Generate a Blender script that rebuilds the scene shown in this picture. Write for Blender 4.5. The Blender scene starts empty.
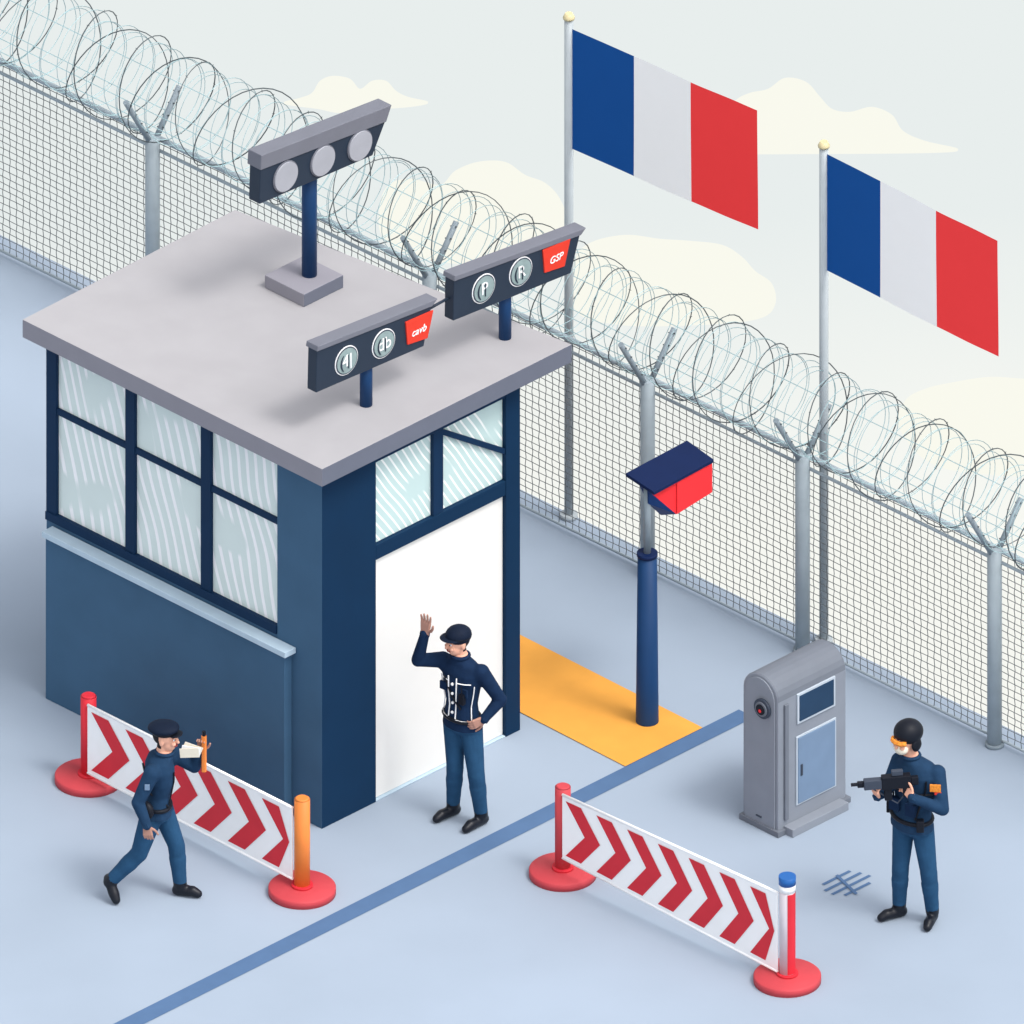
import bpy, bmesh, math, random
from mathutils import Vector, Matrix
random.seed(4)
scene = bpy.context.scene
V = Vector
R = V((.70711, .70711, 0))      # site "east" direction
C = V((.70711, -.70711, 0))     # site "south" direction
UP = V((0, 0, 1))

# ------------------------------------------------------------------ materials
def lin(c):
    c /= 255.0
    return c/12.92 if c <= .04045 else ((c+.055)/1.055)**2.4
def rgb(r, g, b, k=1.0):
    return (min(lin(r)*k, .95), min(lin(g)*k, .95), min(lin(b)*k, .95), 1)
def mat(name, c, rough=.7, var=.06, scale=6, bump=0.0, metal=0, spec=.3):
    m = bpy.data.materials.new(name); m.use_nodes = True
    nt = m.node_tree; b = nt.nodes['Principled BSDF']
    b.inputs['Roughness'].default_value = rough
    b.inputs['Metallic'].default_value = metal
    b.inputs['Specular IOR Level'].default_value = spec
    tc = nt.nodes.new('ShaderNodeTexCoord')
    n = nt.nodes.new('ShaderNodeTexNoise'); n.inputs['Scale'].default_value = scale
    n.inputs['Detail'].default_value = 5
    nt.links.new(tc.outputs['Object'], n.inputs['Vector'])
    r = nt.nodes.new('ShaderNodeValToRGB')
    r.color_ramp.elements[0].position = .3; r.color_ramp.elements[1].position = .7
    r.color_ramp.elements[0].color = tuple(x*(1-var) for x in c[:3])+(1,)
    r.color_ramp.elements[1].color = tuple(min(x*(1+var), .95) for x in c[:3])+(1,)
    nt.links.new(n.outputs['Fac'], r.inputs['Fac'])
    nt.links.new(r.outputs['Color'], b.inputs['Base Color'])
    if bump:
        bp = nt.nodes.new('ShaderNodeBump'); bp.inputs['Strength'].default_value = bump
        bp.inputs['Distance'].default_value = .02
        nt.links.new(n.outputs['Fac'], bp.inputs['Height'])
        nt.links.new(bp.outputs['Normal'], b.inputs['Normal'])
    return m
def cloth(name, c):
    m = mat(name, c, .8, .02, 5); nt = m.node_tree
    out = nt.nodes['Material Output']; b = nt.nodes['Principled BSDF']
    t = nt.nodes.new('ShaderNodeBsdfTranslucent'); t.inputs['Color'].default_value = c
    mx = nt.nodes.new('ShaderNodeMixShader'); mx.inputs[0].default_value = .3
    nt.links.new(b.outputs[0], mx.inputs[1]); nt.links.new(t.outputs[0], mx.inputs[2])
    nt.links.new(mx.outputs[0], out.inputs['Surface'])
    return m
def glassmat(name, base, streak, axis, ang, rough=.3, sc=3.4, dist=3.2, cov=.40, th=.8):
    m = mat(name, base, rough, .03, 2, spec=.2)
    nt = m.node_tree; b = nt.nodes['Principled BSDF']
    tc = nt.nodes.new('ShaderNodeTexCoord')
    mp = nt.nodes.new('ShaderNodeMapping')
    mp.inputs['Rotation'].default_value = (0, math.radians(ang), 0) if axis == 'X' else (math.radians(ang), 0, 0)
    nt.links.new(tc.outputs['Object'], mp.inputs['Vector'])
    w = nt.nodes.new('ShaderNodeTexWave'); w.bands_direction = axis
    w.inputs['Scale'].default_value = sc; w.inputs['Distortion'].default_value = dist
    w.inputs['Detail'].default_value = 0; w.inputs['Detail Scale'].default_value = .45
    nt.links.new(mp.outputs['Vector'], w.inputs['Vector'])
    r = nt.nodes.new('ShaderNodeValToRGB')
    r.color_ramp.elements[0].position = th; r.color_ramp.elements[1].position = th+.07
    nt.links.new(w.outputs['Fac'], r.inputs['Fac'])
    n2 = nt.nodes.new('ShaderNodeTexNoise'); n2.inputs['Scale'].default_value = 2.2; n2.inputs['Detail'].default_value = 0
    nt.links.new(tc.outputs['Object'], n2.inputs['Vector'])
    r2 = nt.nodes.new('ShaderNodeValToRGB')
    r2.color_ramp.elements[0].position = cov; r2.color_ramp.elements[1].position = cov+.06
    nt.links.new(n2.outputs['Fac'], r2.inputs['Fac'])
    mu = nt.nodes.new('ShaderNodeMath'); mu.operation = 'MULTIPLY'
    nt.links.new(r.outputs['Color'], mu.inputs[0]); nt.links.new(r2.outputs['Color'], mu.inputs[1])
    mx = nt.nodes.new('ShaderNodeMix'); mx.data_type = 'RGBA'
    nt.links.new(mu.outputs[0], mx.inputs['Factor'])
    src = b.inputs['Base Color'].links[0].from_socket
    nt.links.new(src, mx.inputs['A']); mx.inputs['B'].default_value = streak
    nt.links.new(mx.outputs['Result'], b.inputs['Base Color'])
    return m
def emis(name, c0, c1=None, z0=0, z1=1):
    m = bpy.data.materials.new(name); m.use_nodes = True
    nt = m.node_tree; nt.nodes.remove(nt.nodes['Principled BSDF'])
    e = nt.nodes.new('ShaderNodeEmission'); out = nt.nodes['Material Output']
    nt.links.new(e.outputs[0], out.inputs['Surface'])
    e.inputs['Color'].default_value = c0
    if c1:
        g = nt.nodes.new('ShaderNodeNewGeometry'); s = nt.nodes.new('ShaderNodeSeparateXYZ')
        nt.links.new(g.outputs['Position'], s.inputs[0])
        n = nt.nodes.new('ShaderNodeTexNoise'); n.inputs['Scale'].default_value = .35; n.inputs['Detail'].default_value = 3
        nt.links.new(g.outputs['Position'], n.inputs['Vector'])
        ad = nt.nodes.new('ShaderNodeMath'); ad.operation = 'MULTIPLY_ADD'
        nt.links.new(n.outputs['Fac'], ad.inputs[0]); ad.inputs[1].default_value = 1.6
        nt.links.new(s.outputs['Z'], ad.inputs[2])
        mr = nt.nodes.new('ShaderNodeMapRange')
        mr.inputs['From Min'].default_value = z0+.8; mr.inputs['From Max'].default_value = z1+.8
        nt.links.new(ad.outputs[0], mr.inputs['Value'])
        mx = nt.nodes.new('ShaderNodeMix'); mx.data_type = 'RGBA'
        nt.links.new(mr.outputs[0], mx.inputs['Factor'])
        mx.inputs['A'].default_value = c0; mx.inputs['B'].default_value = c1
        nt.links.new(mx.outputs['Result'], e.inputs['Color'])
    return m

K = .61
M = dict(
 ground=mat('ground_paving', rgb(190, 206, 225, K), .85, .06, .45, .05),
 orange=mat('orange_paint', rgb(243, 170, 72, .85), .8, .04, 4),
 line=mat('blue_line_paint', rgb(90, 122, 163, .74), .8, .05, 5),
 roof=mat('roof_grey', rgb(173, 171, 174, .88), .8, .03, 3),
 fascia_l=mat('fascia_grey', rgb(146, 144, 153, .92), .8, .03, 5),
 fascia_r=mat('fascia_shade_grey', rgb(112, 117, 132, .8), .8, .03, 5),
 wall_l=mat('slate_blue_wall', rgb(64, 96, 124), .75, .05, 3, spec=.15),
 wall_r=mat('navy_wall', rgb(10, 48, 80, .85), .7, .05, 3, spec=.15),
 frame=mat('window_frame', rgb(14, 46, 78, .9), .6, .05, 6, spec=.15),
 door=mat('white_door', rgb(232, 230, 225), .7, .01, 3),
 ledge=mat('ledge', rgb(178, 198, 212), .7, .04, 6),
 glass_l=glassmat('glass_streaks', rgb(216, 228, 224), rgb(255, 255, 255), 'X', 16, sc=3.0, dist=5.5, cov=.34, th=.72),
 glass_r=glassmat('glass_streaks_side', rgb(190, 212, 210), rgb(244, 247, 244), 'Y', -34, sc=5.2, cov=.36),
 sign=mat('sign_charcoal', rgb(38, 50, 66), .5, .05, 5),
 signtop=mat('sign_grey', rgb(112, 114, 124), .6, .04, 5),
 lamp=mat('lamp_lens', rgb(164, 166, 174), .4, .04, 8),
 disc=mat('sign_disc', rgb(140, 158, 158), .5, .1, 20),
 white=mat('white_paint', rgb(250, 248, 247), .6, .02, 5),
 red=mat('red_paint', rgb(208, 42, 56), .6, .04, 6),
 pink=mat('red_base', rgb(200, 68, 76, .9), .6, .04, 6),
 signred=mat('sign_red', rgb(220, 58, 40), .5, .03, 6),
 opost=mat('orange_post', rgb(226, 130, 60), .5, .04, 6),
 bluecap=mat('blue_cap', rgb(32, 92, 160), .5, .04, 6),
 greypost=mat('pale_post', rgb(208, 200, 206), .5, .04, 6),
 fpost=mat('galvanised_post', rgb(154, 166, 173), .5, .06, 8),
 frail=mat('galvanised_rail', rgb(132, 144, 152), .5, .06, 8),
 wire=mat('mesh_wire', rgb(92, 97, 100), .6, .1, 8),
 coil=mat('razor_wire', rgb(74, 82, 86), .5, .15, 4),
 coil2=mat('razor_wire_pale', rgb(158, 186, 190), .5, .1, 4),
 fpole=mat('flag_pole', rgb(172, 180, 184), .4, .04, 8),
 fblue=cloth('flag_blue', rgb(8, 76, 148)),
 fwhite=cloth('flag_white', rgb(255, 255, 255)),
 fred=cloth('flag_red', rgb(252, 64, 66)),
 gold=mat('finial', rgb(205, 192, 150), .4, .04, 8),
 navy=mat('navy_paint', rgb(22, 58, 100), .5, .05, 6, spec=.2),
 navyh=mat('navy_housing', rgb(20, 54, 106), .5, .05, 6, spec=.2),
 navyd=mat('navy_dark', rgb(12, 32, 72), .6, .05, 6, spec=.15),
 camred=mat('camera_red', rgb(240, 48, 54), .5, .03, 6),
 kg=mat('kiosk_grey', rgb(132, 138, 148), .6, .04, 5),
 kgl=mat('kiosk_top', rgb(108, 114, 124), .6, .04, 5),
 kdark=mat('kiosk_dark', rgb(58, 66, 80), .5, .04, 5),
 kscr=mat('kiosk_screen', rgb(28, 56, 84), .35, .1, 5),
 kpan=mat('kiosk_panel', rgb(112, 134, 160), .5, .05, 5),
 kedge=mat('kiosk_edge', rgb(180, 190, 200), .5, .04, 5),
 jacket=mat('uniform_jacket', rgb(22, 42, 70), .85, .12, 14, .35, spec=.1),
 jacket2=mat('uniform_jacket_blue', rgb(32, 58, 86), .85, .1, 14, .35, spec=.1),
 trous=mat('uniform_trousers', rgb(38, 74, 106), .85, .1, 12, .35, spec=.1),
 boot=mat('boots', rgb(16, 20, 30), .4, .1, 12),
 black=mat('black_gear', rgb(18, 22, 32), .5, .1, 12, spec=.2),
 cap=mat('cap_navy', rgb(14, 26, 46), .7, .1, 12, spec=.15),
 skin=mat('skin', rgb(230, 172, 146), .6, .04, 12),
 skind=mat('skin_tan', rgb(176, 132, 116), .6, .04, 12),
 hair=mat('hair', rgb(22, 18, 22), .7, .1, 30),
 lip=mat('lip', rgb(160, 70, 66), .6, .04, 12),
 patch=mat('orange_patch', rgb(240, 140, 50), .6, .3, 70),
 mask=mat('white_mask', rgb(240, 230, 210), .7, .03, 12),
)

# ------------------------------------------------------------------ mesh helpers
def empty(name, loc):
    e = bpy.data.objects.new(name, None); e.location = loc
    e.empty_display_size = .2
    scene.collection.objects.link(e); return e
def add(name, verts, faces, m, parent=None, bevel=0, smooth=False, mats=None, fm=None):
    o = V(parent.location) if parent else V((0, 0, 0))
    me = bpy.data.meshes.new(name)
    me.from_pydata([tuple(V(v)-o) for v in verts], [], faces)
    for mm in (mats or [m]): me.materials.append(mm)
    if fm:
        for p, i in zip(me.polygons, fm): p.material_index = i
    bm = bmesh.new(); bm.from_mesh(me); bmesh.ops.recalc_face_normals(bm, faces=bm.faces); bm.to_mesh(me); bm.free()
    if smooth:
        for p in me.polygons: p.use_smooth = True
    ob = bpy.data.objects.new(name, me); scene.collection.objects.link(ob)
    if parent: ob.parent = parent
    if bevel:
        b = ob.modifiers.new('b', 'BEVEL'); b.width = bevel; b.segments = 2; b.limit_method = 'ANGLE'
    return ob
BF = [(0,1,2,3),(4,7,6,5),(0,4,5,1),(1,5,6,2),(2,6,7,3),(3,7,4,0)]
def box(name, x0, x1, y0, y1, z0, z1, m, parent=None, bevel=.004, mats=None, fm=None):
    v = [(x0,y0,z0),(x0,y1,z0),(x1,y1,z0),(x1,y0,z0),(x0,y0,z1),(x0,y1,z1),(x1,y1,z1),(x1,y0,z1)]
    # faces: bottom, top, -x, +y, +x, -y
    return add(name, v, BF, m, parent, bevel, mats=mats, fm=fm)
def obox(name, c, ax, ay, az, m, parent, bevel=.003):
    c, ax, ay, az = V(c), V(ax), V(ay), V(az)
    v = [c-ax-ay-az, c-ax+ay-az, c+ax+ay-az, c+ax-ay-az, c-ax-ay+az, c-ax+ay+az, c+ax+ay+az, c+ax-ay+az]
    return add(name, v, BF, m, parent, bevel)
def extrude(name, poly, vec, m, parent, bevel=.004, mats=None, fm=None):
    n = len(poly); vec = V(vec)
    v = [V(p) for p in poly]+[V(p)+vec for p in poly]
    f = [tuple(range(n)), tuple(range(2*n-1, n-1, -1))]+[(i, (i+1) % n, n+(i+1) % n, n+i) for i in range(n)]
    return add(name, v, f, m, parent, bevel, mats=mats, fm=fm)
def frame_of(d):
    d = V(d).normalized(); a = UP if abs(d.z) < .9 else V((1, 0, 0))
    u = d.cross(a).normalized(); return d, u, d.cross(u).normalized()
def tubegeo(pts, rad, n=6, closed=False, V0=None, F0=None):
    vs = V0 if V0 is not None else []; fs = F0 if F0 is not None else []
    base = len(vs); N = len(pts); pu = None
    for i, p in enumerate(pts):
        p = V(p)
        a = V(pts[(i-1) % N]) if (i > 0 or closed) else p
        b = V(pts[(i+1) % N]) if (i < N-1 or closed) else p
        d = (b-a).normalized()
        if pu is None: _, u, w = frame_of(d)
        else:
            u = (pu-d*pu.dot(d)).normalized(); w = d.cross(u)
        pu = u
        r = rad[i] if isinstance(rad, (list, tuple)) else rad
        for k in range(n):
            t = 2*math.pi*k/n; vs.append(p+u*(r*math.cos(t))+w*(r*math.sin(t)))
    for i in range(N if closed else N-1):
        j = (i+1) % N
        for k in range(n):
            k2 = (k+1) % n
            fs.append((base+i*n+k, base+i*n+k2, base+j*n+k2, base+j*n+k))
    if not closed:
        fs.append(tuple(base+k for k in range(n))[::-1]); fs.append(tuple(base+(N-1)*n+k for k in range(n)))
    return vs, fs
def tube(name, pts, rad, m, parent=None, n=16, closed=False, smooth=True):
    v, f = tubegeo(pts, rad, n, closed)
    o = add(name, v, f, m, parent)
    for p in o.data.polygons: p.use_smooth = len(p.vertices) == 4
    return o
def text(name, s, loc, size, m, parent, rot=(math.pi/2, 0, math.pi/2), shear=0):
    cu = bpy.data.curves.new(name, 'FONT'); cu.body = s; cu.size = size; cu.extrude = .002
    cu.align_x = 'CENTER'; cu.align_y = 'CENTER'; cu.shear = shear
    cu.materials.append(m)
    o = bpy.data.objects.new(name, cu); scene.collection.objects.link(o)
    o.parent = parent; o.location = V(loc)-V(parent.location); o.rotation_euler = rot
    return o

# ------------------------------------------------------------------ ground
FA, FB = V((-8.15, 4.57, 0)), V((3.06, 4.69, 0))
fd = (FB-FA).normalized(); fn = V((-fd.y, fd.x, 0))
def fx(s):      # point of the fence line
    t = (s-(FA.x+FA.y))/(fd.x+fd.y); return FA+fd*t
gA, gB = FA-fd*12+fn*.22, FB+fd*16+fn*.22
add('ground', [(gA.x, -22, 0), (gB.x, -22, 0), (gB.x, gB.y, 0), (gA.x, gA.y, 0),
               (gA.x, -22, -.5), (gB.x, -22, -.5), (gB.x, gB.y, -.5), (gA.x, gA.y, -.5)],
    [(0,1,2,3),(4,7,6,5),(0,4,5,1),(1,5,6,2),(2,6,7,3),(3,7,4,0)], M['ground'])
def sheet(name, poly, z, m):
    return add(name, [(p[0], p[1], z) for p in poly], [tuple(range(len(poly)))], m)
sheet('road_marking', [(1.02, -9), (1.19, -9), (1.155, 3.62), (.985, 3.62)], .004, M['line'])
sheet('orange_pavement_marking', [(-3.0, 3.25), (.99, 3.215), (.99, 2.36), (-3.0, 2.42)], .008, M['orange'])
vs, fs = [], []
for i, (o, a, b) in enumerate([(-.15, -.14, .16), (-.07, -.2, .2), (.01, -.2, .22), (.09, -.14, .14)]):
    x = 3.52+o; y = 2.29; k = len(vs)
    vs += [(x, y+a, .005), (x+.03, y+a, .005), (x+.03, y+b, .005), (x, y+b, .005)]; fs.append((k, k+1, k+2, k+3))
for (x0, y0, x1, y1) in [(3.36, 2.34, 3.68, 2.24)]:
    k = len(vs); vs += [(x0, y0, .009), (x0, y0-.03, .009), (x1, y1-.03, .009), (x1, y1, .009)]; fs.append((k, k+1, k+2, k+3))
add('ground_hatch_marking', vs, fs, M['line'])

# ------------------------------------------------------------------ sky backdrop and clouds
F = -C
def far(s, D, z): return R*s+F*D+UP*z
sk = []; fk = []
for i in range(25):
    a = -60+i*5; s = 1.5+a; D = 26-.004*a*a
    sk += [far(s, D, -45), far(s, D, 9)]
    if i: fk.append((2*i-2, 2*i, 2*i+1, 2*i-1))
add('sky', sk, fk, emis('sky_haze', rgb(248, 249, 243), rgb(232, 238, 237), -12.2, -9.4), smooth=True)
cloudm = emis('cloud_cream', rgb(253, 250, 238))
def cloud(pts, D=19):
    n = len(pts); out = []
    for i in range(n):
        p0, p1, p2, p3 = [V((*pts[(i+k-1) % n], 0)) for k in range(4)]
        for j in range(6):
            t = j/6
            q = .5*((2*p1)+(-p0+p2)*t+(2*p0-5*p1+4*p2-p3)*t*t+(-p0+3*p1-3*p2+p3)*t**3)
            out.append(far(q.x, D, q.y))
    return extrude('cloud', out, F*.02, cloudm, None, bevel=0)
def cz(y, D=19): return (829-64*D-y)/110.85
def cs(x): return (x-322)/128
def cl(L, D=19): return cloud([(cs(x), cz(y, D)) for x, y in L], D)
cl([(284,104),(300,99),(312,94),(320,82),(333,77),(350,80),(360,90),(372,82),(386,82),(396,92),(408,98),(428,103),(410,107),(370,110),(340,113),(318,109)])
cl([(690,150),(705,132),(722,122),(735,102),(750,94),(768,90),(785,79),(806,83),(820,98),(832,110),(850,113),(872,108),(892,116),(903,132),(925,142),(958,150),(930,153),(820,154),(720,154)])
cl([(380,205),(390,185),(412,180),(440,186),(455,172),(478,163),(505,163),(525,176),(545,184),(560,200),(568,225),(560,250),(520,262),(440,262),(385,240)])
cl([(575,262),(590,244),(625,236),(660,240),(690,242),(722,246),(742,258),(755,272),(772,285),(775,305),(758,319),(700,325),(620,325),(575,310)])
cl([(905,402),(925,390),(950,384),(990,378),(1030,380),(1060,376),(1110,400),(1100,470),(950,470),(900,430)])

# ------------------------------------------------------------------ guardhouse
gh = empty('guardhouse', (-1.5, 1.1, 0))
def B(n, *a, **k): return box(n, *a, parent=gh, **k)
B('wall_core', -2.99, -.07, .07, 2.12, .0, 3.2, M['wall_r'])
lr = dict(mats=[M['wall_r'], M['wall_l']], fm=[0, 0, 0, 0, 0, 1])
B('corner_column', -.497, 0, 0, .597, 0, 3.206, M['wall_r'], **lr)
for i, (a, b) in enumerate([(-3.05, -2.94), (-2.177, -2.075), (-1.343, -1.235)]):
    B('window_post_%d' % i, a, b, 0, .068, 1.63, 3.1, M['frame'])
B('window_head', -3.05, -.5, .002, .068, 3.1, 3.206, M['frame'])
B('window_sill', -3.05, -.5, -.012, .068, 1.555, 1.63, M['frame'])
for i, (a, b) in enumerate([(-2.94, -2.177), (-2.075, -1.343), (-1.235, -.497)]):
    B('window_transom_%d' % i, a, b, .008, .066, 2.535, 2.59, M['frame'])
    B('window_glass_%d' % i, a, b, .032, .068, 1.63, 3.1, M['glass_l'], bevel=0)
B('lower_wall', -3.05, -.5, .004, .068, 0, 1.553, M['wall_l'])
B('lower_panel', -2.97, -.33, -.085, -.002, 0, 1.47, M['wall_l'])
B('panel_ledge', -2.975, -.285, -.125, -.003, 1.472, 1.522, M['ledge'])
B('back_corner_post', -3.05, -2.93, .07, .2, 0, 3.2, M['frame'])
# door side
B('end_column', -.068, 0, 2.033, 2.19, 0, 3.206, M['wall_r'])
B('door_beam', -.068, -.002, .599, 2.031, 2.18, 2.31, M['wall_r'])
B('door', -.068, -.035, .599, 2.031, .012, 2.178, M['door'])
B('door_threshold', -.068, -.005, .599, 2.031, 0, .01, M['ledge'])
B('window_mullion', -.068, -.004, 1.237, 1.345, 2.312, 3.06, M['frame'])
B('window_head_side', -.068, -.003, .599, 2.031, 3.06, 3.206, M['frame'])
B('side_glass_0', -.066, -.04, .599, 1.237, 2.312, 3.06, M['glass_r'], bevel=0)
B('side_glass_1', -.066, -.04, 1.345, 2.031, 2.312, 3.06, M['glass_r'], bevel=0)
extrude('window_stay_bar', [(-.038, 1.347, 3.055), (-.038, 1.347, 3.0), (-.038, 2.03, 2.545), (-.038, 2.03, 2.6)], (.03, 0, 0), M['frame'], gh)
# roof slab
rp = [(.15, -.15), (.15, 2.61), (-3.199, 2.237), (-3.16, -.15)]
z0, z1 = 3.208, 3.368
v = [(x, y, z0) for x, y in rp]+[(x, y, z1) for x, y in rp]
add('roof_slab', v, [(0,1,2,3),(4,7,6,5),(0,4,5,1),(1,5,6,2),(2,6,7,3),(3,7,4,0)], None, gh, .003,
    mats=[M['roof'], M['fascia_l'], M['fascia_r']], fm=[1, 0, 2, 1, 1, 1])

RZ = z1
def panel(parent, X, Y0, Z0, L1, d1, L2, t2, h, capz, depth=.1):
    """long sign box: front face in the YZ plane"""
    f = [(0, 0), (L1, d1), (L2, t2), (.01, h)]
    extrude('panel_body', [(X, Y0+a, Z0+b) for a, b in f], (-depth, 0, 0), M['sign'], parent, .006)
    g = [(.0, h), (L2, t2), (L2+.06, t2+capz), (.01, h+capz)]
    extrude('panel_hood', [(X+.012, Y0+a, Z0+b) for a, b in g], (-depth-.03, 0, 0), M['signtop'], parent, .006)
def disc(parent, name, X, y, z, r, m, th=.012):
    return tube(name, [(X, y, z), (X+th, y, z)], r, m, parent, 32)
# floodlight mast
fl = empty('floodlight_mast', (-1.956, 1.757, RZ))
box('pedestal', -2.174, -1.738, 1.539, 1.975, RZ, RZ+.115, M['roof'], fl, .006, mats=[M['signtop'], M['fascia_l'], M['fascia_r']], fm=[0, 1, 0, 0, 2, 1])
tube('mast', [(-1.93, 1.79, RZ+.115), (-1.93, 1.79, 4.6)], .06, M['navy'], fl)
FX = -1.81
panel(fl, FX, 1.12, 4.44, 1.25, -.07, 1.39, .18, .31, .13, .12)
for i, (a, b) in enumerate([(.28, .14), (.69, .115), (1.10, .085)]):
    disc(fl, 'lamp_rim_%d' % i, FX-.002, 1.12+a, 4.44+b, .135, M['signtop'], .012)
    disc(fl, 'lamp_%d' % i, FX, 1.12+a, 4.44+b, .125, M['lamp'], .02)
# twin sign boards
def board(loc, Y0, Z0, L1, d1, L2, t2, h, X, glyphs, word, sg):
    e = empty('roof_sign', loc)
    tube('post', [(loc[0], loc[1], RZ), (loc[0], loc[1], Z0+.05)], .05, M['navy'], e)
    panel(e, X, Y0, Z0, L1, d1, L2, t2, h, .045)
    for i, (g, a, b) in enumerate(zip(glyphs, (.33, .74), (.16, .145))):
        disc(e, 'disc_rim_%d' % i, X-.002, Y0+a, Z0+b, .126, M['white'], .008)
        disc(e, 'disc_%d' % i, X, Y0+a, Z0+b, .118, M['kdark'], .01)
        disc(e, 'disc_face_%d' % i, X, Y0+a, Z0+b, .108, M['disc'], .013)
        text('glyph_%d' % i, g, (X+.016, Y0+a, Z0+b), .15, M['white'], e)
        text('glyph_line_%d' % i, '(', (X+.0165, Y0+a-.06, Z0+b), .15, M['sign'], e)
        text('glyph_line_b%d' % i, '|', (X+.0165, Y0+a+.01, Z0+b), .13, M['sign'], e)
    q = [(1.0, .03), (1.22, .0), (1.285, .225), (.98, .24)]
    extrude('red_plate', [(X-.002, Y0+a, Z0+b) for a, b in q], (.014, 0, 0), M['signred'], e, .002)
    text('plate_text', word, (X+.014, Y0+1.12, Z0+.11), sg, M['white'], e, shear=.3)
    return e
board((-.32, .807, RZ), .175, 3.765, 1.19, -.065, 1.275, .265, .375, -.24, ('4|', 'db'), 'cavb', .09)
b2 = board((-.293, 2.315, RZ), 1.66, 3.82, 1.30, -.1, 1.40, .205, .36, -.21, ('P', 'R'), 'GSP', .085)
tube('link_bar', [(-.27, 1.44, 3.99), (-.27, 1.68, 4.0)], .012, M['sign'], b2, 8)

# ------------------------------------------------------------------ fence
H = 1.75
fe = empty('wire_mesh_fence', tuple(fx(1.5)))
vs, fs = [], []
s0, s1 = -9.0, 13.5
n = int((s1-s0)/.074)
for i in range(n+1):
    p = fx(s0+(s1-s0)*i/n)
    tubegeo([p+UP*(.03+(H-.05)*k/22)+fd*(.005*(-1)**(k+i)) for k in range(23)], .0036, 3, V0=vs, F0=fs)
for j in range(28):
    z = .04+j*(H-.08)/27
    tubegeo([fx(s0+(s1-s0)*k/60)+UP*(z+.006*math.sin(k*2.1+j))-fn*.004 for k in range(61)], .0036, 3, V0=vs, F0=fs)
add('mesh', vs, fs, M['wire'], fe)
tube('top_rail', [fx(s0)+UP*H, fx(s1)+UP*H], .024, M['fpost'], fe, 10)
tube('upper_rail', [fx(s0)+UP*(H-.1)-fn*.01, fx(s1)+UP*(H-.1)-fn*.01], .014, M['fpost'], fe, 8)
tube('bottom_rail', [fx(s0)+UP*.04, fx(s1)+UP*.04], .012, M['fpost'], fe, 8)
for i, px in enumerate([-330, -110, 157, 434, 652, 807, 999, 1190, 1390]):
    p = fx((px-322)/90.51)-fn*.05
    tube('post_%d' % i, [p, p+UP*(H+.02)], .058, M['fpost'], fe, 16)
    tube('post_foot_%d' % i, [p, p+UP*.03], .075, M['frail'], fe, 16)
    tube('arm_front_%d' % i, [p+UP*(H-.06), p-fn*.3+UP*(H+.46)], .024, M['frail'], fe, 8)
    tube('arm_back_%d' % i, [p+UP*(H-.06), p+fn*.30+UP*(H+.36)], .024, M['frail'], fe, 8)
    for k in range(4):
        t = .3+.2*k
        for sgn, hh in ((-1, .46), (1, .36)):
            c = p+fn*(sgn*.3*t)+UP*(H-.06+(hh+.06)*t)
            tube('clip', [c-fd*.035, c+fd*.035+UP*.02], .006, M['coil'], fe, 4)
rz = empty('razor_wire_coil', tuple(fx(1.5)+UP*(H+.45)))
def helix(pitch, rad, phase, hand, seg=30, wob=.05):
    L = s1-s0; turns = int(L*.7071/pitch*1.0); pts = []
    for i in range(turns*seg+1):
        t = i/seg; s = s0+L*t/turns
        a = hand*2*math.pi*t+phase
        r = rad*(1+wob*math.sin(t*1.7+phase)+.03*math.sin(t*4.1))
        pts.append(fx(s)+UP*(H+.44+r*math.sin(a))+fn*(r*math.cos(a)-.02)+fd*(.05*math.sin(t*2.3)))
    return pts
vs, fs = [], []
for hnd, ph, pt_ in ((1, 0, .40), (-1, 1.3, .52)):
    tubegeo(helix(pt_, .385, ph, hnd), .0048, 4, V0=vs, F0=fs)
pp = helix(.40, .385, 0, 1)
for i in range(0, len(pp)-1, 3):       # barbs
    d = (pp[i+1]-pp[i]).normalized(); _, u, w = frame_of(d)
    a = random.random()*6.28; q = u*math.cos(a)+w*math.sin(a)
    tubegeo([pp[i]-q*.012, pp[i]+q*.012], .0026, 3, V0=vs, F0=fs)
add('coil', vs, fs, M['coil'], rz)
vs, fs = [], []
tubegeo(helix(.075, .345, .5, 1), .0032, 3, V0=vs, F0=fs)
for (o, z) in ((-.3, .44), (.28, .36), (-.15, .2), (.15, .16)):
    tubegeo([fx(s0)+fn*o+UP*(H+z), fx(s1)+fn*o+UP*(H+z)], .0045, 4, V0=vs, F0=fs)
add('strand_wires', vs, fs, M['coil2'], rz)

# ------------------------------------------------------------------ flags
def flag(base, top_h, dvec, fh, zt, cuts):
    e = empty('french_flag', base)
    tube('pole', [V(base)-UP*.0, V(base)+UP*top_h], .036, M['fpole'], e, 16)
    tube('finial', [V(base)+UP*top_h, V(base)+UP*(top_h+.015), V(base)+UP*(top_h+.05)], [.046, .048, .03], M['gold'], e, 16)
    tube('pole_foot', [V(base), V(base)+UP*.04], .07, M['fpole'], e, 16)
    nx, nz = 48, 14; vs, fs, fm = [], [], []
    d = V(dvec); nn = V((-d.y, d.x, 0)).normalized()
    st = V(base)+d.normalized()*.035
    for i in range(nx+1):
        u = i/nx
        for j in range(nz+1):
            w = j/nz
            off = .012*math.sin(u*7+w*1.2)*u+.005*math.sin(u*17+w*3)*u
            vs.append(st+d*u+UP*(zt-fh*w)+nn*off)
            if i and j:
                a = i*(nz+1)+j; fs.append((a, a-1, a-nz-2, a-nz-1))
                fm.append(0 if (i-.5)/nx < cuts[0] else 1 if (i-.5)/nx < cuts[1] else 2)
    add('cloth', vs, fs, None, e, smooth=True, mats=[M['fblue'], M['fwhite'], M['fred']], fm=fm)
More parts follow.
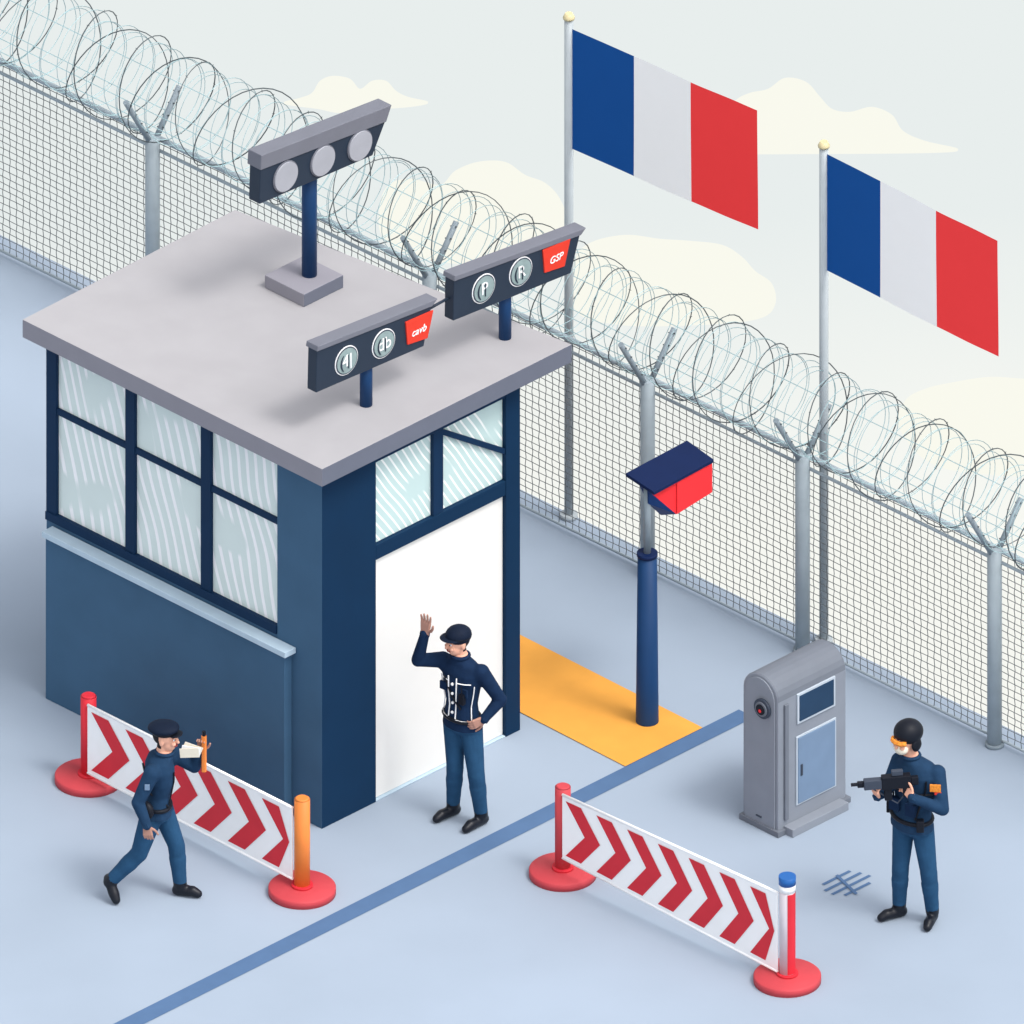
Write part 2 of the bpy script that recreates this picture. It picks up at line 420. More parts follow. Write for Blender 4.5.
p1 = fx((569-322)/90.51-.17)+fn*.17; p2 = fx((824-322)/90.51-.17)+fn*.17
flag(tuple(p1), 4.5, (1.92, .12, 0), 1.08, 4.42, (.325, .65))
flag(tuple(p2), 4.47, (1.90, -.02, 0), 1.05, 4.42, (.32, .645))

# ------------------------------------------------------------------ camera post
cp = empty('surveillance_camera_post', (.613, 2.98, 0))
q = V((.613, 2.98, 0))
tube('column', [q, q+UP*.02, q+UP*1.5], [.09, .09, .076], M['navy'], cp, 24)
tube('column_cap', [q+UP*1.5, q+UP*1.53], .082, M['navyd'], cp, 24)
tube('thin_pole', [q+UP*1.53, q+UP*2.15], .03, M['frail'], cp, 12)
def hp(dx, dy, z): return q+V((dx, dy, z))
extrude('housing_hood', [hp(-.18, -.06, 2.165), hp(-.18, .62, 2.185), hp(.125, .61, 2.142), hp(.125, -.05, 2.115)], (0, 0, .03), M['navyd'], cp, .004)
bm = bmesh.new()
for p in [(.10, .22, 2.125), (.10, .61, 2.135), (.10, .61, 1.865), (.10, .22, 1.825), (-.15, .02, 2.14), (-.15, .6, 2.16), (-.03, .18, 1.78), (-.03, .6, 1.83), (.06, -.03, 2.11), (.03, -.02, 1.99)]:
    bm.verts.new(V(hp(*p))-V(cp.location))
bmesh.ops.convex_hull(bm, input=bm.verts)
bmesh.ops.recalc_face_normals(bm, faces=bm.faces)
me = bpy.data.meshes.new('housing'); bm.to_mesh(me); bm.free()
for k in ('navyh', 'camred'): me.materials.append(M[k])
for p in me.polygons: p.material_index = 1 if p.normal.x > .985 else 0
ho = bpy.data.objects.new('housing', me); scene.collection.objects.link(ho); ho.parent = cp
extrude('housing_red_plate', [hp(.105, .22, 2.12), hp(.105, .608, 2.13), hp(.105, .608, 1.87), hp(.105, .22, 1.83)], (.006, 0, 0), M['camred'], cp, .001)

# ------------------------------------------------------------------ kiosk
ki = empty('access_control_kiosk', (2.4, 2.8, 0))
x0, x1, y0, y1, zs = 2.21, 2.60, 2.44, 3.19, 1.2
prof = [(x0, .0), (x0, zs)]
for i in range(1, 12):
    a = math.pi-math.pi*i/12; prof.append(((x0+x1)/2+.195*math.cos(a), zs+.18*math.sin(a)))
prof += [(x1, zs), (x1, .0)]
N = len(prof)
fm = [0, 0]+[0 if (i == 0 or i >= N-2) else 1 for i in range(N)]
extrude('cabinet', [(a, y0, b) for a, b in prof], (0, y1-y0, 0), None, ki, .012, mats=[M['kg'], M['kgl']], fm=fm)
pr2 = [((a-(x0+x1)/2)*.84+(x0+x1)/2, b*.965+.02) for a, b in prof]
extrude('front_plate', [(a, y0-.012, b) for a, b in pr2], (0, .013, 0), M['kg'], ki, .004)
box('base_plinth', x0-.02, x1+.025, y0-.025, y1+.03, 0, .05, M['kgl'], ki)
tube('lens_ring', [(2.45, y0-.005, 1.10), (2.45, y0-.035, 1.10)], .085, M['kdark'], ki, 24)
tube('lens', [(2.45, y0-.03, 1.10), (2.45, y0-.045, 1.10)], .062, M['kgl'], ki, 24)
tube('lens_core', [(2.45, y0-.04, 1.10), (2.45, y0-.053, 1.10)], .045, M['black'], ki, 24)
tube('lens_dot', [(2.45, y0-.05, 1.09), (2.45, y0-.056, 1.09)], .014, M['camred'], ki, 24)
box('key_slot', 2.37, 2.43, y0-.02, y0-.01, .1, .115, M['kdark'], ki)
box('screen_bezel', x1-.002, x1+.014, 2.64, 3.06, .93, 1.2, M['kedge'], ki)
box('screen', x1+.01, x1+.018, 2.66, 3.04, .95, 1.18, M['kscr'], ki)
box('door_frame', x1-.002, x1+.012, 2.63, 3.07, .20, .82, M['kedge'], ki)
box('door_panel', x1+.008, x1+.018, 2.645, 3.055, .215, .805, M['kpan'], ki)
box('door_handle', x1+.016, x1+.026, 2.67, 2.69, .46, .56, M['kdark'], ki, .002)
box('side_bar', x1-.002, x1+.02, 2.50, 2.54, .12, 1.16, M['kgl'], ki)
box('foot_step', x1, x1+.1, 2.5, 3.12, .0, .07, M['kg'], ki)

# ------------------------------------------------------------------ barriers
def barrier(A, Bp, hA, hB, mA, mB, zA, zB, nchev, capB=None):
    A, Bp = V(A), V(Bp); d = (Bp-A).normalized(); nrm = V((d.y, -d.x, 0))
    e = empty('crowd_barrier', tuple((A+Bp)/2))
    for nm, p, h, m in (('a', A, hA, mA), ('b', Bp, hB, mB)):
        tube('base_'+nm, [p, p+UP*.055, p+UP*.065, p+UP*.065], [.265, .265, .255, .001], M['pink'], e, 48)
        tube('base_collar_'+nm, [p+UP*.065, p+UP*.085], .085, M['red'], e, 24)
        tube('post_'+nm, [p+UP*.06, p+UP*h], .062, m, e, 24)
        tube('post_top_'+nm, [p+UP*h, p+UP*(h+.012)], [.062, .045], m, e, 24)
    if capB:
        tube('cap_collar', [Bp+UP*(hB-.11), Bp+UP*(hB-.05)], .065, M['white'], e, 24)
        tube('cap', [Bp+UP*(hB-.05), Bp+UP*(hB+.02)], .068, capB, e, 24)
        vs, fs = [], []
        for i in range(13):
            a = -math.pi*.24+i/12*math.pi*.95
            for z in (.09, hB-.12): vs.append(Bp+V((math.cos(a)*.065, math.sin(a)*.065, z)))
            if i: fs.append((2*i-2, 2*i, 2*i+1, 2*i-1))
        add('red_sleeve', vs, fs, M['red'], e, smooth=True)
    a0 = A+d*.05; L = (Bp-A).length-.1
    def pt(u, v, o=0):
        k = u/L; lo = zA[0]*(1-k)+zB[0]*k; hi = zA[1]*(1-k)+zB[1]*k
        return a0+d*u+UP*(lo+(hi-lo)*v)+nrm*(o+.0)
    fr = [pt(0, 0, .06), pt(L, 0, .06), pt(L, 1, .06), pt(0, 1, .06)]
    extrude('banner', fr, -nrm*.012, M['white'], e, .002)
    for nm, vv in (('top_hem', 1), ('bottom_hem', 0)):
        tube(nm, [pt(0, vv, .055), pt(L, vv, .055)], .012, M['white'], e, 8)
    pitch = L/nchev; w = pitch*.5; dd = pitch*.62
    for sgn, off in (('f', .0635), ('r', .0435)):
        vs, fs = [], []
        for i in range(nchev):
            u = pitch*i+pitch*.12
            def cl_(a): return min(max(a, .03), L-.03)
            k = len(vs)
            P = [(u, .93), (u+w, .93), (u+w+dd, .5), (u+w, .07), (u, .07), (u+dd, .5)]
            P = [(cl_(a), b) for a, b in P]
            vs += [pt(a, b, off) for a, b in P]
            fs += [(k, k+1, k+2, k+5), (k+5, k+2, k+3, k+4)]
        add('chevrons_'+sgn, vs, fs, M['red'], e)
    return e
barrier((-1.82, -.76, 0), (.596, -.816, 0), .77, .85, M['red'], M['opost'], (.12, .73), (.13, .77), 6)
barrier((1.84, .82, 0), (4.25, .89, 0), .8, .93, M['pink'], M['greypost'], (.20, .77), (.09, .80), 7, capB=M['bluecap'])

# ------------------------------------------------------------------ people
def sph(bm, c, r, seg=12, rings=8, sc=None, rot=None):
    mtx = Matrix.Translation(c)
    if rot is not None: mtx = mtx @ rot
    if sc: mtx = mtx @ Matrix.Diagonal((sc[0], sc[1], sc[2], 1))
    bmesh.ops.create_uvsphere(bm, u_segments=seg, v_segments=rings, radius=r, matrix=mtx)
def capsule(bm, a, b, ra, rb, n=14):
    a, b = V(a), V(b); d, u, w = frame_of(b-a)
    vs, fs = tubegeo([a, b], [ra, rb], n)
    bv = [bm.verts.new(v) for v in vs]
    for f in fs: bm.faces.new([bv[i] for i in f])
    sph(bm, a, ra*.995, n, 8); sph(bm, b, rb*.995, n, 8)
def loft(bm, rings, n=20):
    rows = []
    for (c, w, d, ax, fr) in rings:
        rows.append([bm.verts.new(V(c)+ax*(w*math.cos(2*math.pi*k/n))+fr*(d*math.sin(2*math.pi*k/n))) for k in range(n)])
    for i in range(len(rows)-1):
        for k in range(n):
            bm.faces.new((rows[i][k], rows[i][(k+1) % n], rows[i+1][(k+1) % n], rows[i+1][k]))
    bm.faces.new(rows[0][::-1]); bm.faces.new(rows[-1])
def remeshed(name, bm, vox, smooth, parent, mats, classify=None):
    bmesh.ops.recalc_face_normals(bm, faces=bm.faces)
    me = bpy.data.meshes.new(name+'_src'); bm.to_mesh(me); bm.free()
    ob = bpy.data.objects.new(name+'_src', me); scene.collection.objects.link(ob)
    r = ob.modifiers.new('r', 'REMESH'); r.mode = 'VOXEL'; r.voxel_size = vox; r.use_smooth_shade = True
    s = ob.modifiers.new('s', 'SMOOTH'); s.factor = .5; s.iterations = smooth
    dg = bpy.context.evaluated_depsgraph_get(); dg.update()
    nm = bpy.data.meshes.new_from_object(ob.evaluated_get(dg))
    bpy.data.objects.remove(ob); bpy.data.meshes.remove(me)
    nm.materials.clear()
    for m in mats: nm.materials.append(m)
    for p in nm.polygons:
        p.use_smooth = True
        p.material_index = classify(p.center) if classify else 0
    nm.name = name
    o = bpy.data.objects.new(name, nm); scene.collection.objects.link(o); o.parent = parent
    return o
def segdist(p, a, b):
    ab = b-a; t = max(0, min(1, (p-a).dot(ab)/ab.length_squared)); return (p-(a+ab*t)).length
def hand(name, parent, wrist, d, nrm, m, curl=.25, thumbside=1, size=1.0, spread=.12):
    bm = bmesh.new(); d = V(d).normalized(); nrm = (V(nrm)-d*V(nrm).dot(d)).normalized()
    s = d.cross(nrm).normalized()*thumbside; w = V(wrist); S = size
    for o in (-.03, -.01, .01, .03):
        capsule(bm, w+s*o*.55*S, w+d*.085*S+s*o*S, .017*S, .0135*S, 8)
    for o, l in ((.031, .068), (.0105, .078), (-.0105, .072), (-.031, .056)):
        p = w+d*.08*S+s*o*S; dirv = (d+s*o*spread*25).normalized(); ang = curl*.6
        for k, f in enumerate((.45, .32, .23)):
            q = dirv*math.cos(ang)+nrm*math.sin(ang)
            e = p+q*(l*f*S); capsule(bm, p, e, (.0098-.001*k)*S, (.0092-.001*k)*S, 8); p = e; ang += curl
    p = w+d*.022*S+s*.028*S; dirs = [(s*.8+d*.6+nrm*.25), (s*.55+d*.85+nrm*.3), (s*.3+d+nrm*.35)]
    for k, q in enumerate(dirs):
        e = p+q.normalized()*(.032*S); capsule(bm, p, e, (.0125-.001*k)*S, (.011-.001*k)*S, 8); p = e
    return remeshed(name, bm, .0042, 2, parent, [m])
def head(parent, c, fwd, m, hairm, S=1.0):
    fwd = V(fwd).normalized(); side = fwd.cross(UP).normalized(); up = side.cross(fwd).normalized()
    bm = bmesh.new()
    def P(a, b, h): return V(c)+side*(a*S)+fwd*(b*S)+up*(h*S)
    rot = Matrix((side, fwd, up)).transposed().to_4x4()
    sph(bm, P(0, -.01, .025), .1*S, 20, 14, (.78, .95, .93), rot)
    sph(bm, P(0, .022, -.045), .07*S, 16, 12, (.82, .9, .98), rot)
    sph(bm, P(0, .045, -.085), .028*S, 12, 8, (1, .8, .8), rot)
    capsule(bm, P(0, .085, .01), P(0, .104, -.028), .008*S, .0135*S, 8)
    for sg in (-1, 1):
        sph(bm, P(sg*.078, -.008, -.012), .026*S, 10, 8, (.4, .7, 1.15), rot)
        sph(bm, P(sg*.034, .074, -.03), .022*S, 10, 8, None, rot)
        capsule(bm, P(sg*.018, .084, .03), P(sg*.05, .074, .028), .008*S, .006*S, 8)
    capsule(bm, P(0, -.015, -.05), P(0, -.03, -.16), .052*S, .058*S, 14)
    def cls(p):
        q = p-V(c); a, b, h = q.dot(side)/S, q.dot(fwd)/S, q.dot(up)/S
        if h > .065: return 1
        if h > -.075 and b < -.02+.6*max(h, 0) and abs(a) < .073+.02*(b < -.03): return 1
        return 0
    o = remeshed('head', bm, .006, 3, parent, [m, hairm], cls)
    for sg in (-1, 1):
        bm = bmesh.new(); sph(bm, P(sg*.033, .083, .008), .0105*S, 10, 8, (1.3, .6, .9), rot)
        mm = bpy.data.meshes.new('eye'); bm.to_mesh(mm); bm.free(); mm.materials.append(M['white'])
        ob = bpy.data.objects.new('eye', mm); scene.collection.objects.link(ob); ob.parent = parent
        bm = bmesh.new(); sph(bm, P(sg*.033, .089, .008), .006*S, 8, 6, None, rot)
        mm = bpy.data.meshes.new('pupil'); bm.to_mesh(mm); bm.free(); mm.materials.append(M['hair'])
        ob = bpy.data.objects.new('pupil', mm); scene.collection.objects.link(ob); ob.parent = parent
        v, f = tubegeo([P(sg*.018, .092, .032), P(sg*.034, .09, .037), P(sg*.052, .078, .03)], .004*S, 6)
        add('eyebrow', [x+V(parent.location) for x in v], f, hairm, parent)
    v, f = tubegeo([P(-.024, .082, -.058), P(0, .091, -.06), P(.024, .082, -.058)], .005*S, 6)
    add('mouth', [x+V(parent.location) for x in v], f, M['lip'], parent)
    return P, rot, side, fwd, up
def sm(parent, name, build, m):
    bm = bmesh.new(); build(bm); bmesh.ops.recalc_face_normals(bm, faces=bm.faces)
    me = bpy.data.meshes.new(name); bm.to_mesh(me); bm.free(); me.materials.append(m)
    for p in me.polygons: p.use_smooth = True
    o = bpy.data.objects.new(name, me); scene.collection.objects.link(o); o.parent = parent; return o
def L3(s, t, h): return R*s+C*t+UP*h

def officer(pos, J, hipax, shax, jm, tm, wk=1.0):
    """J: joints in metres as (east, south, up) from the standing point"""
    e = empty('police_officer', pos)
    j = {k: L3(*v) for k, v in J.items()}
    hipax = L3(hipax[0], hipax[1], 0).normalized(); shax = L3(shax[0], shax[1], 0).normalized()
    def fr(ax): return UP.cross(ax).normalized()
    pel, che, nek = j['pelvis'], j['chest'], j['neck']
    mid = pel.lerp(che, .45); axm = (hipax+shax).normalized()
    bm = bmesh.new()
    rings = [(pel-UP*.09, .12*wk, .085*wk, hipax, fr(hipax)), (pel-UP*.03, .165*wk, .112*wk, hipax, fr(hipax)),
             (pel+UP*.06, .16*wk, .11*wk, hipax, fr(hipax)), (mid, .14*wk, .102*wk, axm, fr(axm)),
             (che-UP*.05, .168*wk, .118*wk, shax, fr(shax)), (che+UP*.07, .178*wk, .115*wk, shax, fr(shax)),
             (che+UP*.14, .15*wk, .09*wk, shax, fr(shax)), (nek-UP*.01, .075, .07, shax, fr(shax)), (nek+UP*.03, .056, .058, shax, fr(shax))]
    loft(bm, rings)
    # jacket skirt below the belt
    loft(bm, [(pel-UP*.045, .178*wk, .124*wk, hipax, fr(hipax)), (pel+UP*.03, .17*wk, .118*wk, hipax, fr(hipax)), (pel+UP*.1, .15*wk, .1*wk, hipax, fr(hipax))])
    segs = [('T', mid, nek, .0), ('P', pel-UP*.05, pel+UP*.02, 0)]
    for sd in 'ab':
        capsule(bm, j['sh'+sd]-(j['sh'+sd]-che)*.25, j['sh'+sd], .075, .068)
        capsule(bm, j['sh'+sd], j['el'+sd], .066, .052); capsule(bm, j['el'+sd], j['wr'+sd], .054, .038)
        hp_ = j['hip'+sd]
        capsule(bm, hp_, j['kn'+sd], .094, .068); capsule(bm, j['kn'+sd], j['an'+sd], .07, .054)
        mu = j['kn'+sd].lerp(j['an'+sd], .3); capsule(bm, mu, mu.lerp(j['an'+sd], .3), .07, .064)
        an, to = j['an'+sd], j['to'+sd]
        heel = an-(to-an)*.18
        if an.z < .12: heel = V((heel.x, heel.y, .042))
        ball = to.lerp(an, .3)
        capsule(bm, an, heel, .052, .042); capsule(bm, heel, ball, .042, .044); capsule(bm, ball, to, .044, .035)
        segs += [('A', j['sh'+sd], j['el'+sd], 0), ('A', j['el'+sd], j['wr'+sd], 0), ('L', hp_, j['kn'+sd], .0),
                 ('L', j['kn'+sd], j['an'+sd]+(j['kn'+sd]-j['an'+sd])*.2, 0), ('B', an, heel, 0), ('B', heel, to, 0)]
    beltz = pel.z-.035
    def cls(p):
        best = min(segs, key=lambda s_: segdist(p, s_[1], s_[2]))
        k = best[0]
        if k in 'AT':
            if k == 'T' and p.z > nek.z+.0: return 3
            if k == 'T' and p.z < beltz: return 1
            return 0
        if k in 'PL': return 1 if p.z < beltz else 0
        return 2
    remeshed('body', bm, .011, 2, e, [jm, tm, M['boot'], M['skin']], cls)
    def surf(tz, ang, off=.004):   # point on the jacket; tz 0..1 belt to shoulder, ang from front
        zz = max(rings[2][0].z+.001, pel.z+.05+(che.z+.1-pel.z-.05)*tz)
        for a, b in zip(rings[2:], rings[3:]):
            if zz <= b[0].z: break
        k = min(1, max(0, (zz-a[0].z)/(b[0].z-a[0].z)))
        c = a[0].lerp(b[0], k); w = a[1]*(1-k)+b[1]*k; d = a[2]*(1-k)+b[2]*k; ax = a[3].lerp(b[3], k).normalized()
        th = math.pi/2-ang
        return c+ax*((w+off)*math.cos(th))+fr(ax)*((d+off)*math.sin(th))
    def strip(name, pts, r, m):
        v, f = tubegeo(pts, r, 6); o = add(name, [x+V(pos) for x in v], f, m, e); return o
    n = 28; loop = []
    for k in range(n):
        th = 2*math.pi*k/n; loop.append(pel+UP*.05+hipax*(.166*wk*math.cos(th))+fr(hipax)*(.115*wk*math.sin(th)))
    v, f = tubegeo(loop, .018, 8, True); add('belt', [x+V(pos) for x in v], f, M['black'], e, smooth=True)
    n = 20; loop = [nek+UP*.005+shax*(.07*math.cos(2*math.pi*k/n))+fr(shax)*(.068*math.sin(2*math.pi*k/n)) for k in range(n)]
    v, f = tubegeo(loop, .016, 8, True); add('collar', [x+V(pos) for x in v], f, jm, e, smooth=True)
    for sd in 'ab':   # cuffs
        w_, l_ = j['wr'+sd], j['el'+sd]; dd_ = (w_-l_).normalized()
        strip('cuff_'+sd, [w_-dd_*.02, w_+dd_*.012], .041, jm)
    return e, j, surf, strip, fr(shax), shax

# --- officer waving by the door : faces south-west
pos = (.619, .928, 0)
J = dict(pelvis=(0, .07, .90), chest=(.0, .05, 1.27), neck=(-.015, .05, 1.47),
  sha=(-.15, -.04, 1.38), ela=(-.345, -.03, 1.38), wra=(-.29, .02, 1.65),
  shb=(.15, .14, 1.37), elb=(.30, .12, 1.11), wrb=(.17, .21, .985),
  hipa=(-.06, .03, .88), kna=(-.055, .07, .48), ana=(-.07, .0, .09), toa=(-.2, .12, .035),
  hipb=(.07, .11, .88), knb=(.11, .19, .48), anb=(.15, .15, .09), tob=(.03, .28, .035))
e, j, surf, strip, fr_, ax_ = officer(pos, J, (-1, -1), (-1, -.8), M['jacket'], M['trous'])
P, rot, side, fwd, up = head(e, L3(-.035, .06, 1.60), L3(-1, .6, .0), M['skin'], M['hair'])
hand('hand_raised', e, j['wra'], L3(.08, .0, 1), L3(-.6, .8, 0), M['skind'], .12, 1, 1.15, .2)
hand('hand_on_hip', e, j['wrb'], L3(-.8, .25, -.35), L3(-.3, -1, 0), M['skind'], .5, 1, 1.0, .06)
sm(e, 'cap_crown', lambda bm: sph(bm, P(0, -.008, .06), .107, 24, 12, (.9, 1.02, .76), rot), M['cap'])
sm(e, 'cap_band', lambda bm: sph(bm, P(0, -.006, .055), .111, 24, 10, (.89, .99, .3), rot), M['black'])
sm(e, 'cap_peak', lambda bm: sph(bm, P(0, .055, .052), .095, 24, 8, (.98, .98, .1), rot), M['cap'])
for s_ in (-1, 1):
    strip('jacket_piping', [surf(t, s_*.22, .008) for t in (.05, .3, .6, .9)], .0055, M['white'])
    strip('hem_piping', [surf(.0, s_*a, .012) for a in (.25, .6, 1.0, 1.4)], .0055, M['white'])
    strip('yoke_piping', [surf(.8, s_*a, .008) for a in (.25, .6, .95)], .0045, M['white'])
    strip('side_piping', [surf(t, s_*1.15, .008) for t in (.05, .3, .6, .75)], .0045, M['white'])
    obox('chest_pocket', surf(.62, s_*.62, .008)+V(pos), ax_*.035, UP*.035, fr_*.01, M['jacket'], e)
for t in (.15, .35, .55, .75):
    sm(e, 'button', lambda bm: sph(bm, surf(t, 0, .006), .013, 8, 6), M['white'])
obox('radio', surf(.5, -.55, .02)+V(pos), ax_*.025, UP*.045, fr_*.018, M['black'], e)
strip('radio_aerial', [surf(.55, -.55, .03), surf(.8, -.5, .035)], .005, M['black'])
strip('body_strap', [surf(.85, .5, .01), surf(.5, .0, .012), surf(.25, -.5, .01)], .009, M['black'])

# --- armed officer by the kiosk : faces west
pos = (4.176, 2.342, 0)
J = dict(pelvis=(.0, .12, .90), chest=(.03, .1, 1.26), neck=(-.01, .1, 1.47),
  sha=(-.10, .02, 1.38), ela=(-.20, .12, 1.17), wra=(-.27, .27, 1.20),
  shb=(.20, .18, 1.36), elb=(.24, .30, 1.10), wrb=(.0, .36, 1.24),
  hipa=(-.06, .08, .88), kna=(-.09, .12, .48), ana=(-.10, .07, .09), toa=(-.24, .15, .035),
  hipb=(.08, .16, .88), knb=(.13, .20, .48), anb=(.16, .15, .09), tob=(.12, .30, .035))
e, j, surf, strip, fr_, ax_ = officer(pos, J, (-.8, -1), (-.9, -.55), M['jacket2'], M['trous'], 1.16)
P, rot, side, fwd, up = head(e, L3(-.045, .12, 1.625), L3(-1, .95, -.05), M['skin'], M['hair'], 1.05)
sm(e, 'helmet_shell', lambda bm: sph(bm, P(0, -.025, .06), .122, 28, 16, (.93, 1.0, .84), rot), M['black'])
def ear(bm):
    for s_ in (-1, 1): sph(bm, P(s_*.085, -.025, -.02), .05, 14, 10, (.45, 1, 1.2), rot)
    sph(bm, P(0, -.07, -.03), .07, 16, 10, (1.1, .7, 1), rot)
sm(e, 'helmet_guard', ear, M['black'])
sm(e, 'face_mask', lambda bm: sph(bm, P(0, .055, -.05), .062, 16, 10, (1.05, .85, .85), rot), M['mask'])
strip('goggles', [P(-.07, .065, .018), P(-.04, .1, .02), P(0, .108, .02), P(.04, .1, .02), P(.07, .065, .018)], .02, M['patch'])
gdir = L3(-1, .12, -.03).normalized(); gs = gdir.cross(UP).normalized(); gu = gs.cross(gdir)
g0 = L3(-.07, .30, 1.36)
def gb(n, a0, a1, w, z0_, z1_, m=M['black']):
    c = g0+gdir*((a0+a1)/2)+gu*((z0_+z1_)/2)+V(pos)
    obox(n, c, gdir*((a1-a0)/2), gs*w, gu*((z1_-z0_)/2), m, e, .006)
gb('gun_receiver', -.06, .17, .034, -.055, .055); gb('gun_handguard', .17, .31, .032, -.045, .035, M['kdark'])
gb('gun_stock', -.12, -.06, .022, -.04, .03); gb('gun_sight', .0, .09, .02, .055, .1, M['kdark'])
gb('gun_magazine', .09, .15, .02, -.16, -.055); gb('gun_grip', -.04, .005, .02, -.14, -.055)
gb('gun_muzzle', .31, .36, .02, -.025, .02)
strip('gun_barrel', [g0+gdir*.34, g0+gdir*.41], .014, M['black'])
strip('gun_sling', [g0-gdir*.1-gu*.02, g0+gdir*.05-gu*.2, g0+gdir*.24-gu*.05], .007, M['kdark'])
hand('hand_front', e, j['wra'], (g0+gdir*.23-gu*.05-j['wra']), gu*1.0-gs*.3, M['skin'], .75, 1, 1.0, .05)
hand('hand_grip', e, j['wrb'], (g0-gdir*.02-gu*.08-j['wrb']), gdir*.3+gs*-.8, M['skin'], .8, 1, 1.0, .05)
for s_ in (-1, 1):
    strip('vest_edge', [surf(t, s_*.8, .012) for t in (.1, .4, .7, .92)], .008, M['black'])
    obox('vest_pouch', surf(.3, s_*.45, .025)+V(pos), ax_*.045, UP*.055, fr_*.022, M['jacket'], e)
strip('vest_strap', [surf(.62, a, .012) for a in (-1.2, -.6, 0, .6, 1.2)], .01, M['black'])
c = j['shb'].lerp(j['elb'], .3)+C*.07-R*.03+V(pos)
obox('arm_patch', c, (R*.9+C*.1)*.048, UP*.032, C*.008, M['patch'], e)
obox('arm_patch_lower', c-UP*.045+R*.02, (R*.9+C*.1)*.03, UP*.014, C*.008, M['signred'], e)
c = surf(.72, .35, .02)+V(pos); obox('chest_patch', c, ax_*.03, UP*.02, fr_*.008, M['patch'], e)
for a in (-1.1, 1.2, 2.2):
    p_ = surf(0, a, .03); obox('belt_pouch', p_+V(pos), R*.03, UP*.05, C*.03, M['black'], e, .006)

# --- walking officer : mid-stride, leaning forward
pos = (-.21, -1.668, 0)
J = dict(pelvis=(.03, .0, .79), chest=(.06, .0, 1.10), neck=(.10, .0, 1.29),
  sha=(.0, .15, 1.19), ela=(-.11, .2, .95), wra=(-.04, .25, .77),
  shb=(.16, -.13, 1.20), elb=(.33, -.12, 1.09), wrb=(.385, -.06, 1.27),
  hipa=(.0, .07, .77), kna=(-.10, .09, .43), ana=(-.33, .07, .16), toa=(-.28, .15, .04),
  hipb=(.07, -.06, .77), knb=(.19, -.02, .44), anb=(.22, .0, .09), tob=(.36, .04, .035))
e, j, surf, strip, fr_, ax_ = officer(pos, J, (.25, 1), (.3, 1), M['jacket2'], M['trous'], .97)
P, rot, side, fwd, up = head(e, L3(.105, .0, 1.42), L3(1, .35, .05), M['skin'], M['hair'], S=1.0)
hand('hand_raised', e, j['wrb'], L3(.05, 0, 1), L3(-.3, 1, 0), M['skind'], .8, 1, .95, .05)
hand('hand_low', e, j['wra'], L3(.1, .05, -1), L3(.2, -1, 0), M['skind'], .35, 1, .95, .05)
sm(e, 'cap_crown', lambda bm: sph(bm, P(0, -.012, .09), .118, 24, 12, (.98, 1.08, .38), rot), M['cap'])
sm(e, 'cap_band', lambda bm: sph(bm, P(0, -.008, .06), .104, 24, 10, (.88, 1.0, .42), rot), M['black'])
sm(e, 'cap_peak', lambda bm: sph(bm, P(0, .085, .045), .07, 24, 8, (1.0, .8, .12), rot), M['black'])
hc = j['wrb']+L3(.02, .03, .07)
strip('signal_baton', [hc-UP*.24, hc+UP*.02, hc+UP*.08], .022, M['opost'])
strip('baton_tip', [hc+UP*.08, hc+UP*.12], .016, M['black'])
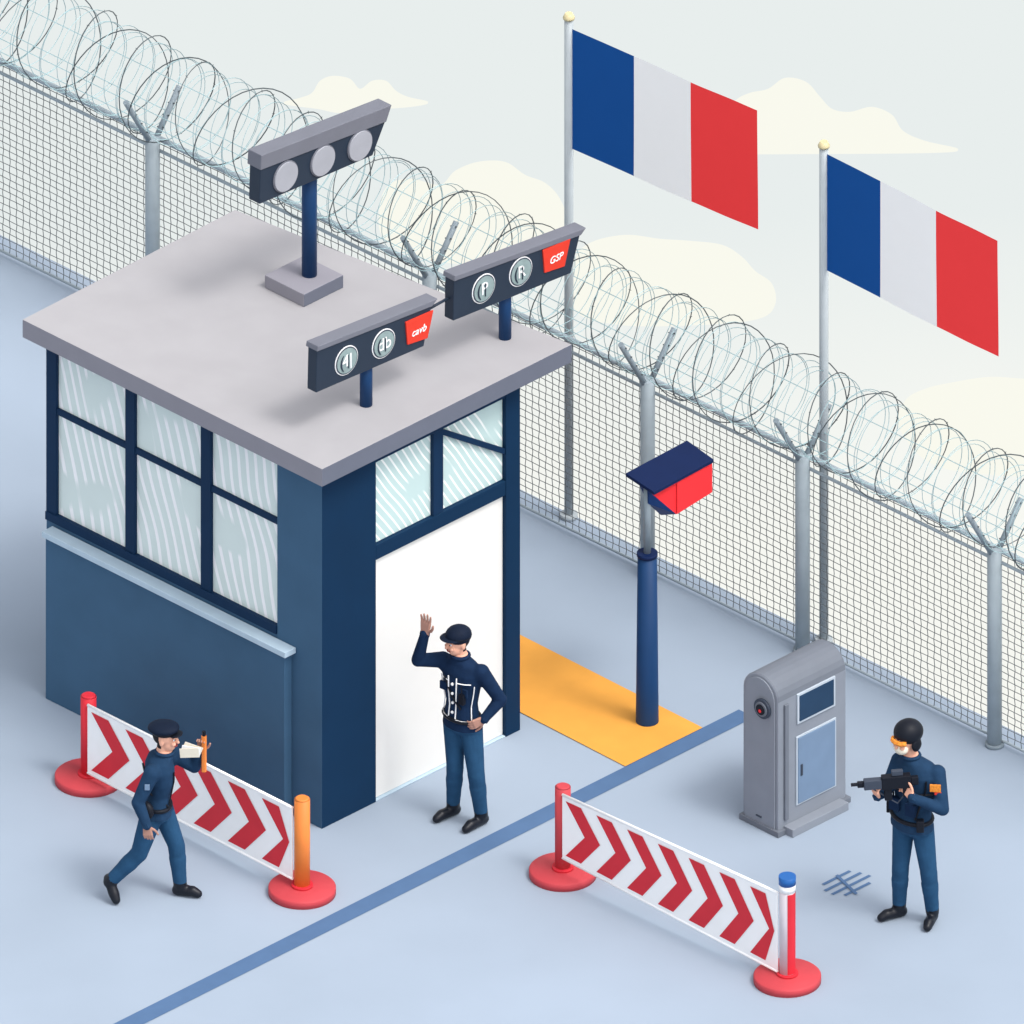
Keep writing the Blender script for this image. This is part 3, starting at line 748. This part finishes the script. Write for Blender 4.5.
# folded papers fanned out from the raised hand
for k in range(3):
    pc = hc+L3(-.09-.012*k, .045+.006*k, -.015-.014*k)
    uu = L3(1, .1, -.35+.22*k).normalized(); vv = L3(.35-.22*k, .15, 1).normalized()
    obox('paper_%d' % k, pc+V(pos), uu*.075, vv*.045, uu.cross(vv)*.0018, M['white'] if k % 2 else M['mask'], e, 0)
sm(e, 'hip_bag', lambda bm: sph(bm, L3(-.05, .16, .86), .08, 16, 10, (1, .6, 1)), M['black'])
strip('bag_strap', [surf(.0, .9, .02), surf(.4, 2.6, .012), surf(.9, 3.6, .014)], .009, M['black'])
obox('arm_badge', j['sha'].lerp(j['ela'], .35)+C*.066+V(pos), R*.02, UP*.025, C*.006, M['kpan'], e)
for s_ in (-1, 1):
    strip('vest_edge', [surf(t, s_*.9, .008) for t in (.1, .4, .7, .92)], .006, M['black'])

# ------------------------------------------------------------------ light, sky, camera
to_sun = V((.85, .12, 0)).normalized()
elev = math.radians(60)
sd = V((to_sun.x*math.cos(elev), to_sun.y*math.cos(elev), math.sin(elev)))
sun = bpy.data.lights.new('sun', 'SUN'); sun.energy = 1.1; sun.angle = math.radians(12); sun.color = (1, .96, .90)
so = bpy.data.objects.new('sun', sun); scene.collection.objects.link(so)
so.rotation_euler = (-sd).to_track_quat('-Z', 'Y').to_euler(); so.location = sd*20
w = bpy.data.worlds.new('World'); scene.world = w; w.use_nodes = True
nt = w.node_tree; bg = nt.nodes['Background']
st = nt.nodes.new('ShaderNodeTexSky'); st.sky_type = 'NISHITA'; st.sun_disc = False
st.sun_elevation = elev; st.sun_rotation = math.atan2(to_sun.x, to_sun.y)
st.air_density = 1.0; st.dust_density = 3.5; st.ozone_density = 1
hs = nt.nodes.new('ShaderNodeHueSaturation'); hs.inputs['Saturation'].default_value = .2
hs.inputs['Value'].default_value = 1.8
nt.links.new(st.outputs[0], hs.inputs['Color']); nt.links.new(hs.outputs[0], bg.inputs['Color'])
bg.inputs['Strength'].default_value = .15

cam = bpy.data.cameras.new('camera'); cam.type = 'ORTHO'; cam.ortho_scale = 8.0
cam.clip_start = .1; cam.clip_end = 300
co = bpy.data.objects.new('camera', cam); scene.collection.objects.link(co)
fwdv = F*math.cos(math.radians(30))-UP*.5
upv = F*.5+UP*math.cos(math.radians(30))
co.location = R*1.484+upv*2.477-fwdv*32
co.rotation_euler = fwdv.to_track_quat('-Z', 'Y').to_euler()
scene.camera = co
scene.view_settings.view_transform = 'Standard'; scene.view_settings.look = 'None'
scene.view_settings.exposure = 0
